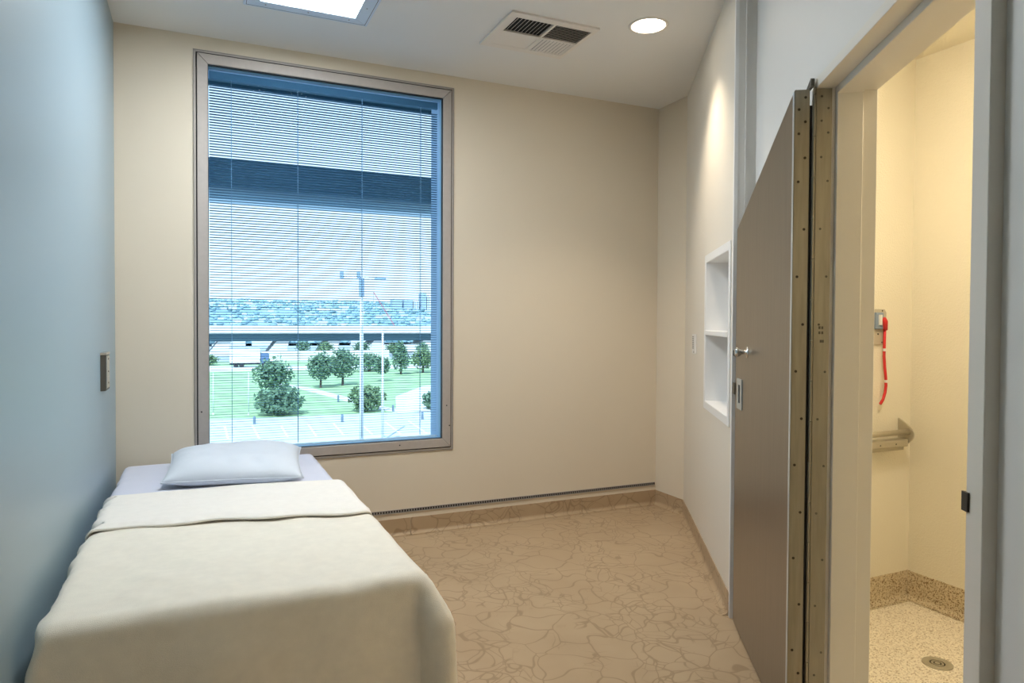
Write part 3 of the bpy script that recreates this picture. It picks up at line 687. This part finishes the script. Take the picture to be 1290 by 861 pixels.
# ------------------------------------------------------------------ bathroom things
YW = 2.145
cp = empty('call_station', (2.76, YW, 1.165)); tag(cp, 'beige emergency call plate on the bathroom wall', 'call station')
MB().prism([(2.690, YW-.008, 1.169), (2.786, YW-.008, 1.169), (2.786, YW-.008, 1.310), (2.774, YW-.008, 1.325), (2.702, YW-.008, 1.325), (2.690, YW-.008, 1.310)], (0, .008, 0)).build('plate', M['beige_plastic'], cp)
MB().box(2.706, 2.756, YW-.020, YW-.008, 1.236, 1.310).build('switch_housing', M['switch_blue'], cp, bevel=.003, seg=1)
MB().box(2.722, 2.736, YW-.028, YW-.020, 1.255, 1.300).build('switch_toggle', M['white_plastic'], cp)
for (x, z) in [(2.735, 1.215), (2.76, 1.178), (2.76, 1.318)]: MB().lathe((x, YW-.008, z), (0, -1, 0), [(.004, 0), (.003, .002)], 8).build('screw', M['steel_dark'], cp)
rc = empty('pull_cord', (2.79, YW-.02, .90)); tag(rc, 'red pull cord hanging from the bathroom call plate', 'cord')
MB().tube([(2.745, YW-.026, 1.283), (2.756, YW-.024, 1.270), (2.762, YW-.022, 1.232)], [.011, .013, .010], 10).build('grip', M['red'], rc, smooth=True)
P_ = [(2.762, 1.235), (2.761, 1.18), (2.760, 1.12), (2.765, 1.07), (2.773, 1.02), (2.775, .985), (2.770, .955), (2.758, .925), (2.740, .905)]
MB().tube([(x, YW-.02, z) for x, z in P_], .0062, 8).build('cord', M['red'], rc, smooth=True)
for z in (1.145, 1.005): MB().tube([(2.7605 if z > 1.1 else 2.7745, YW-.02, z-.006), (2.7605 if z > 1.1 else 2.7745, YW-.02, z+.006)], .0072, 8).build('band', M['white_plastic'], rc)
gb = empty('grab_bar', (2.62, YW, .69)); tag(gb, 'steel grab bar with closed underside and rounded end plate', 'grab bar')
pf = [(2.884, YW, .690), (2.884, YW-.012, .692)]+[(2.884, YW-.078*math.sin(k/12*math.pi)**.8 if 0 < k < 12 else YW-.01, .695+.138*(k/12)**.95) for k in range(2, 12)]+[(2.884, YW, .835)]
MB().prism(pf, (.006, 0, 0)).build('end_plate', M['grab'], gb, bevel=.0008, seg=1)
pf2 = [(q[0]-.54, q[1], q[2]) for q in pf]
MB().prism(pf2, (.006, 0, 0)).build('end_plate', M['grab'], gb)
MB().tube([(2.35, YW-.052, .778), (2.884, YW-.052, .778)], .0125, 14).build('rail', M['grab'], gb, smooth=True)
MB().box(2.35, 2.884, YW-.056, YW, .712, .746).build('closure_plate', M['grab'], gb, bevel=.008, seg=3)
MB().box(2.35, 2.884, YW-.030, YW, .694, .708).build('lower_lip', M['grab'], gb)
for x in (2.80, 2.70): MB().lathe((x, YW-.056, .728), (0, -1, 0), [(.004, 0), (.003, .001)], 8).build('screw', M['steel_dark'], gb)
dn = empty('floor_drain', (2.482, 1.671, 0)); tag(dn, 'round steel drain set in the speckled bathroom floor', 'drain')
def ringflat(r0, r1, z0, z1, m, name):
    mb = MB(); sg = 40; vs_ = []
    for r_, z_ in [(r1, z0), (r1, z1), (r0, z1), (r0, z0)]: vs_ += [(2.482+r_*math.cos(2*math.pi*k/sg), 1.671+r_*math.sin(2*math.pi*k/sg), z_) for k in range(sg)]
    fs = [(i*sg+k, i*sg+(k+1) % sg, ((i+1) % 4)*sg+(k+1) % sg, ((i+1) % 4)*sg+k) for i in range(4) for k in range(sg)]
    return mb.add(vs_, fs).build(name, m, dn)
ringflat(.026, .051, 0, .004, M['grab'], 'rim'); ringflat(.014, .021, 0, .004, M['grab'], 'grate_ring')
MB().lathe((2.482, 1.671, 0), (0, 0, 1), [(.0265, 0), (.0265, .0012)], 32).build('sump', M['black'], dn)
MB().lathe((2.482, 1.671, .001), (0, 0, 1), [(.009, 0), (.009, .003)], 20).build('cap', M['grab'], dn)

# ------------------------------------------------------------------ outdoors
G = -8.25
struct(MB().prism([(-900, 55, G-.6), (1300, 55, G-.6), (1300, 330, G-.6), (-900, 330, G-.6)], (0, 0, .6)).build('lawn', M['lawn']), 'green park lawn beyond the car park', 'lawn')
pk = MB().prism([(-60, 8, G-.3), (90, 8, G-.3), (90, 68, G-.3), (34, 71.5, G-.3), (10, 72.8, G-.3), (-60, 79.5, G-.3)], (0, 0, .33)).build('car_park', M['asphalt']); struct(pk, 'pale sunlit car park below the window', 'car park')
for (a, b, c, d) in [(1.99, 68.28, 2.03, 61), (4.34, 67.85, 4.36, 60), (6.74, 66.86, 6.58, 60), (9.15, 66.96, 8.80, 59.5), (11.42, 66.59, 11.0, 59), (13.8, 66.2, 13.3, 58.5), (16.16, 65.79, 15.6, 58), (18.4, 65.5, 17.75, 57.5), (20.7, 65.1, 20.0, 57), (-.3, 68.6, -.3, 61.5)]:
    o = MB().prism([(a-.09, b, G+.031), (a+.09, b, G+.031), (c+.09, d, G+.031), (c-.09, d, G+.031)], (0, 0, .008)).build('bay_line', M['line_paint'], pk)
pts = [(9, 118), (13.8, 104), (16.8, 86), (18.2, 77), (20, 72.0)]
pm = MB()
for i in range(len(pts)-1):
    (x0, y0), (x1, y1) = pts[i], pts[i+1]; pm.prism([(x0-.9, y0, G), (x0+.9, y0, G), (x1+.9, y1, G), (x1-.9, y1, G)], (0, 0, .04))
struct(pm.build('footpath', M['concrete']), 'pale footpath curving across the lawn', 'path')
struct(MB().prism([(18.9, 72, G), (40, 70, G), (75, 100, G), (60, 118, G), (30.5, 101, G), (23.0, 88, G)], (0, 0, .03)).build('driveway', M['concrete']), 'pale concrete driveway on the right of the lawn', 'driveway')
struct(MB().prism([(-900, 182, G), (1300, 182, G), (1300, 330, G), (-900, 330, G)], (0, 0, .06)).build('highway_ground', mat('gravel_ground', (0.40, 0.45, 0.47), 0.9, noise_amt=0.15, noise_scale=0.2)), 'grey gravel ground beneath the overpass', 'ground')
struct(MB().prism([(-60, 152, G), (90, 138, G), (90, 144, G), (-60, 176, G)], (0, 0, .05)).build('road', M['concrete']), 'pale road running along the far edge of the lawn', 'road')

def leaves(cx, cy, z0, rx, rz, n, size, m, name, parent, seed, shape='round'):
    rnd = random.Random(seed); mb = MB()
    for _ in range(n):
        while True:
            p = Vector((rnd.uniform(-1, 1), rnd.uniform(-1, 1), rnd.uniform(-1, 1)))
            if p.length <= 1 and p.length > .35: break
        k = 1.0
        if shape == 'cone': k = .38+.62*(1-(p.z+1)/2)
        if shape == 'bush': k = 1.0
        lump = 1+.22*noise.noise(p*2.3+Vector((seed, 0, 0)))
        c = Vector((cx+p.x*rx*k*lump, cy+p.y*rx*k*lump, z0+(p.z+1)*rz*lump))
        a = Vector((rnd.gauss(0, 1), rnd.gauss(0, 1), rnd.gauss(0, 1))).normalized(); b = a.orthogonal().normalized(); b.rotate(Matrix.Rotation(rnd.uniform(0, 6.28), 3, a)); c2 = a.cross(b)
        s = size*rnd.uniform(.6, 1.3)
        mb.add([c-b*s, c-c2*s*.5, c+b*s, c+c2*s*.5], [(0, 1, 2, 3)])
    return mb.build(name, m, parent)
def tree(x, y, wd, ht, m, label, group, seed, shape='round', trunk=.28, n=900, name='tree'):
    t = empty(name, (x, y, G)); tag(t, label, 'tree' if name == 'tree' else 'bush', group)
    MB().tube([(x, y, G-.05), (x+.05, y, G+ht*.35), (x, y, G+ht*.75)], [wd*.045, wd*.035, wd*.015], 7).build('trunk', M['bark'], t)
    tr = ht*trunk
    leaves(x, y, G+tr, wd/2, (ht-tr)/2, n, .26, m, 'foliage', t, seed, shape)
    # inner mass so the crown is not see-through
    leaves(x, y, G+tr+.2*(ht-tr), wd/2*.62, (ht-tr)/2*.72, 220, .55, m, 'inner_foliage', t, seed+50, shape)
gp = 'trees on the lawn seen through the window'
tree(7.98, 88.2, 4.6, 5.2, M['leaf_a'], 'dark green tree directly behind the broad bush at left', gp, 1, 'round', .2)
tree(7.44, 75.2, 5.3, 2.95, M['leaf_a'], 'broad spreading bush at the car park edge below the left tree', gp, 2, 'bush', .02, 1100, 'bush')
tree(16.0, 104, 4.0, 5.2, M['leaf_a'], 'round lawn tree left of its twin beside the lamp post', gp, 3, 'round', .22)
tree(19.7, 106.8, 4.5, 5.5, M['leaf_a'], 'taller round lawn tree just left of the lamp post', gp, 4, 'round', .22)
tree(33.97, 126.2, 4.6, 6.0, M['leaf_a'], 'tall conical tree right of the lamp post', gp, 5, 'cone', .1)
tree(39.0, 128.8, 5.0, 4.6, M['leaf_b'], 'rounded olive tree at the far right of the lawn', gp, 6, 'round', .15)
tree(16.24, 74.4, 3.9, 2.8, M['leaf_b'], 'olive bush at the foot of the lamp post', gp, 7, 'bush', .03, 800, 'bush')
tree(23.6, 73.8, 2.6, 1.9, M['leaf_a'], 'small bush at the right edge of the window view', gp, 8, 'bush', .03, 500, 'bush')
tree(27.0, 112, 2.8, 4.0, M['leaf_a'], 'slim tree between the lamp post and the thin pole', gp, 9, 'round', .3, 600)
tree(30.5, 137, 7.5, 3.6, M['leaf_a'], 'dark hedge like tree behind the slim tree', gp, 10, 'bush', .03, 800, 'bush')
tree(1.5, 168, 5.0, 2.2, M['leaf_b'], 'low green bush left of the parked truck', gp, 11, 'bush', .03, 500, 'bush')
for i, (x, y, wd, ht) in enumerate([(27, 208, 5, 4.2), (33.5, 209, 6, 4.0), (42, 199, 5.5, 4.4), (51, 198, 5, 3.8), (60, 199, 5, 3.9)]):
    tree(x, y, wd, ht, M['leaf_b'] if i % 2 else M['leaf_a'], 'green tree in the gap under the overpass, number %s from the left' % ['one', 'two', 'three', 'four', 'five'][i], 'trees under the overpass', 30+i, 'round', .1, 350)

bl_ = [('left of the broad bush', 4.57, 68.84, .76), ('midway between bush and lamp post', 12.33, 67.07, .80), ('at the right end of the row', 19.95, 66.03, .80), ('standing on the lawn by the footpath', 15.05, 84.4, .86), ('beside the driveway corner', 18.85, 73.2, .72)]
for lb, x, y, ht in bl_:
    b = empty('bollard', (x, y, G)); tag(b, 'short grey bollard '+lb, 'bollard', 'bollards by the car park')
    MB().lathe((x, y, G), (0, 0, 1), [(.12, 0), (.12, ht-.08), (.10, ht-.02), (.05, ht)], 12).build('post', M['boll'], b)
    MB().lathe((x, y, G+ht-.22), (0, 0, 1), [(.125, 0), (.125, .07)], 12).build('band', M['lamp_grey'], b)

lp = empty('lamp_post', (9.87, 46.7, G)); tag(lp, 'tall grey car park lamp post with three heads', 'lamp post')
MB().lathe((9.87, 46.7, G), (0, 0, 1), [(.30, 0), (.30, .7)], 14).build('footing', M['concrete'], lp)
MB().tube([(9.87, 46.7, G+.7), (9.87, 46.7, G+12.3)], [.15, .11], 12).build('pole', M['pole_grey'], lp, smooth=True)
MB().tube([(9.87, 46.7, G+11.3), (9.87, 46.7, G+12.5)], .17, 12).build('collar', M['lamp_grey'], lp)
ax = Vector((.91, -.41, 0)); c0 = Vector((9.87, 46.7, G+12.55))
MB().tube([c0-ax*1.35, c0+ax*1.2], .06, 8).build('crossarm', M['pole_grey'], lp)
for k, (off, kind) in enumerate([(-1.35, 'up'), (-.22, 'up'), (1.25, 'flat')]):
    c = c0+ax*off
    if kind == 'up': MB().box(c.x-.10, c.x+.10, c.y-.25, c.y+.05, c.z-.05, c.z+.42).build('lamp_head', M['lamp_grey'], lp, bevel=.02, seg=1)
    else: MB().box(c.x-.36, c.x+.36, c.y-.15, c.y+.15, c.z-.16, c.z+.0).build('lamp_head', M['lamp_grey'], lp, bevel=.03, seg=1)
for lb, x, y, r_, ht in [('thin white pole right of the lamp post', 13.36, 55.2, .10, 9.0), ('slim white sign pole at the left edge of the lawn', 1.19, 77.5, .055, 4.3), ('slim white sign pole left of the dark green tree', 4.51, 76.2, .055, 4.3)]:
    b = empty('pole', (x, y, G)); tag(b, lb, 'pole', 'white poles outdoors')
    MB().tube([(x, y, G-.05), (x, y, G+ht)], [r_, r_*.8], 8).build('shaft', M['pole_grey'], b, smooth=True)
    MB().lathe((x, y, G), (0, 0, 1), [(r_*1.9, 0), (r_*1.9, .15), (r_*1.1, .22)], 10).build('foot', M['concrete'], b)
    MB().lathe((x, y, G+ht), (0, 0, 1), [(r_*1.1, 0), (r_*.3, .1)], 10).build('cap', M['pole_grey'], b)

# truck
tk = empty('truck', (9.0, 157.6, G)); tag(tk, 'white box truck parked by the road', 'truck')
MB().box(5.6, 11.6, 156.4, 158.8, G+1.0, G+3.9).build('box_body', M['truck_white'], tk, bevel=.05, seg=1)
MB().box(11.7, 13.4, 156.5, 158.7, G+.6, G+3.0).build('cab', M['truck_blue'], tk, bevel=.15, seg=2)
MB().box(5.6, 13.2, 156.8, 158.4, G+.6, G+1.0).build('chassis', M['tyre'], tk)
for x in (6.8, 7.9, 12.4): MB().lathe((x, 156.35, G+.5), (0, 1, 0), [(.5, 0), (.5, .35)], 14).build('wheel', M['tyre'], tk)

# highway overpass
ov = empty('overpass', (34, 219, G)); tag(ov, 'concrete highway overpass crossing behind the park', 'bridge')
MB().box(-140, 220, 214, 230, -1.0, -.1).build('deck', M['concrete'], ov)
MB().box(-140, 220, 213.6, 214, -1.9, .35).build('parapet', M['concrete'], ov)
for k in range(4): MB().box(-140, 220, 216.5+k*3.2, 217.3+k*3.2, -4.2, -1.0).build('girder', M['girder'], ov)
for x in (-26, -11, 5, 21, 36, 50, 66, 82, 98):
    MB().prism([(x-3.4, 216, G), (x+2.6, 216, G), (x+2.6, 216, -5.2), (x+3.2, 216, -4.2), (x-.4, 216, -4.2), (x-1.0, 216, -5.0)], (0, 11, 0)).build('pier', M['concrete'], ov)
rw = empty('retaining_wall', (25, 179, G)); tag(rw, 'long pale concrete retaining wall below the overpass', 'retaining wall')
for k in range(7): MB().box(13.5+k*4.5, 17.9+k*4.5, 178.4, 179.0, G, G+2.5).build('panel', M['concrete'], rw)
rw = empty('retaining_wall', (58, 205, G)); tag(rw, 'shorter pale concrete wall at the right under the overpass', 'retaining wall')
for k in range(6): MB().box(40+k*5.5, 45.4+k*5.5, 204.6, 205.2, G+1.0, G+3.2).build('panel', M['concrete'], rw)

# distant land rising to a wooded ridge
hm = MB(); nx, ny = 80, 40
def hill(a, b):
    y = 300+b**1.8*2700; x = (a-.38)*1.5*y*1.0
    e = (G+1.0)+(y-300)*.0395*ss_((y-250)/900)*(.94+.10*noise.noise(Vector((x/600, y/900, 3)))-.20*ss_((x/y-.18)/.25))
    return Vector((x, y, e+4*noise.noise(Vector((x/90, y/140, 0)))*min(1, (y-300)/400)))
hm.grid(hill, nx, ny)
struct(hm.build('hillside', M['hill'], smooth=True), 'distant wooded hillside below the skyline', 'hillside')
rnd = random.Random(3); ft = MB()
def blob(mb, c, r, h):
    vs_ = []; n1, n2 = 7, 4
    for j in range(1, n2):
        t = j/n2*math.pi
        for i in range(n1):
            q = 2*math.pi*i/n1; k = rnd.uniform(.8, 1.15)
            vs_.append(c+Vector((r*math.sin(t)*math.cos(q)*k, r*math.sin(t)*math.sin(q)*k, h*(1-math.cos(t))/2*k)))
    vs_.append(c); vs_.append(c+Vector((0, 0, h)))
    fs = [(j*n1+i, j*n1+(i+1) % n1, (j+1)*n1+(i+1) % n1, (j+1)*n1+i) for j in range(n2-2) for i in range(n1)]
    fs += [(len(vs_)-2, (i+1) % n1, i) for i in range(n1)]+[(len(vs_)-1, (n2-2)*n1+i, (n2-2)*n1+(i+1) % n1) for i in range(n1)]
    mb.add(vs_, fs)
for _ in range(2600):
    b = rnd.random()**.8*.98; y = 300+b**1.8*2700; tx = rnd.uniform(-.05, .42)
    if 1350 < y < 1650 and .23 < tx < .35: continue
    a = tx/1.5+.38; q = hill(a, b); s = rnd.uniform(1.3, 2.8)*(1+y/1300)
    blob(ft, q-Vector((0, 0, s*.15)), s*.8, s)
o = ft.build('distant_woods', M['leaf_hazed'], smooth=True); tag(o, 'haze tinted blue green woods covering the distant hillside', 'woods', kind='stuff')
fh = MB()
for _ in range(420):
    b = rnd.random()**.8*.95; y = 300+b**1.8*2700; tx = rnd.uniform(-.05, .42)
    if 1350 < y < 1650 and .23 < tx < .35: continue
    q = hill(tx/1.5+.38, b); s = rnd.uniform(1.6, 3.6)*(1+y/2000)
    fh.box(q.x-s, q.x+s, q.y-s*.5, q.y+s*.5, q.z-1, q.z+s*.75)
o = fh.build('distant_town', M['bldg2']); tag(o, 'pale distant houses scattered through the wooded hillside', 'houses', kind='stuff')
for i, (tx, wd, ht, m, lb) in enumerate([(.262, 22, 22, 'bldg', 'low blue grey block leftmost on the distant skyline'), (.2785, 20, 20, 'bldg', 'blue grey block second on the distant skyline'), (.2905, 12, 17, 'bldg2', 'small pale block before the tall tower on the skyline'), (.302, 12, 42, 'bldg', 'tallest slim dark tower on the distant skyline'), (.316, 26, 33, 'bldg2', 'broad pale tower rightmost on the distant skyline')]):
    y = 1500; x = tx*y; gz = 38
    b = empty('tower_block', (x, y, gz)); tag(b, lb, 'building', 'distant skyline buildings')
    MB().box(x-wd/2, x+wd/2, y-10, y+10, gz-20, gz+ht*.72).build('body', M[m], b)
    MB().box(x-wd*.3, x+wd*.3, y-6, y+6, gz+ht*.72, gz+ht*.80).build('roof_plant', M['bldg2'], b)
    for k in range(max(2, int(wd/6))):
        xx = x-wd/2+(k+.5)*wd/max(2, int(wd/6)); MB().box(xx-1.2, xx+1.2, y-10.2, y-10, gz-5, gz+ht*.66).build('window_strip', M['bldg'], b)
ck = empty('crane', (108, 420, G)); tag(ck, 'red lattice boom crane standing beyond the overpass', 'crane')
p0, p1 = Vector((112.5, 420, G+2.5)), Vector((96, 420, 20.2))
lat = MB(); d = (p1-p0)
for off in (-.45, .45): lat.tube([p0+Vector((0, 0, off*1.3)), p1+Vector((0, 0, off*.5))], .13, 5)
for k in range(18):
    a, b = k/18, (k+1)/18; s = 1 if k % 2 else -1
    lat.tube([p0+d*a+Vector((0, 0, .45*s)), p0+d*b+Vector((0, 0, -.45*s))], .08, 4)
lat.build('boom', M['crane_red'], ck)
MB().box(110, 115.5, 418.5, 421.5, G+1.4, G+4.4).build('cab', M['crane_red'], ck, bevel=.2, seg=1)
MB().box(109.5, 116.5, 418, 422, G-.5, G+1.4).build('crawler_tracks', M['tyre'], ck)
MB().tube([p1, p1-Vector((0, 0, 6))], .06, 4).build('hoist_line', M['tyre'], ck)
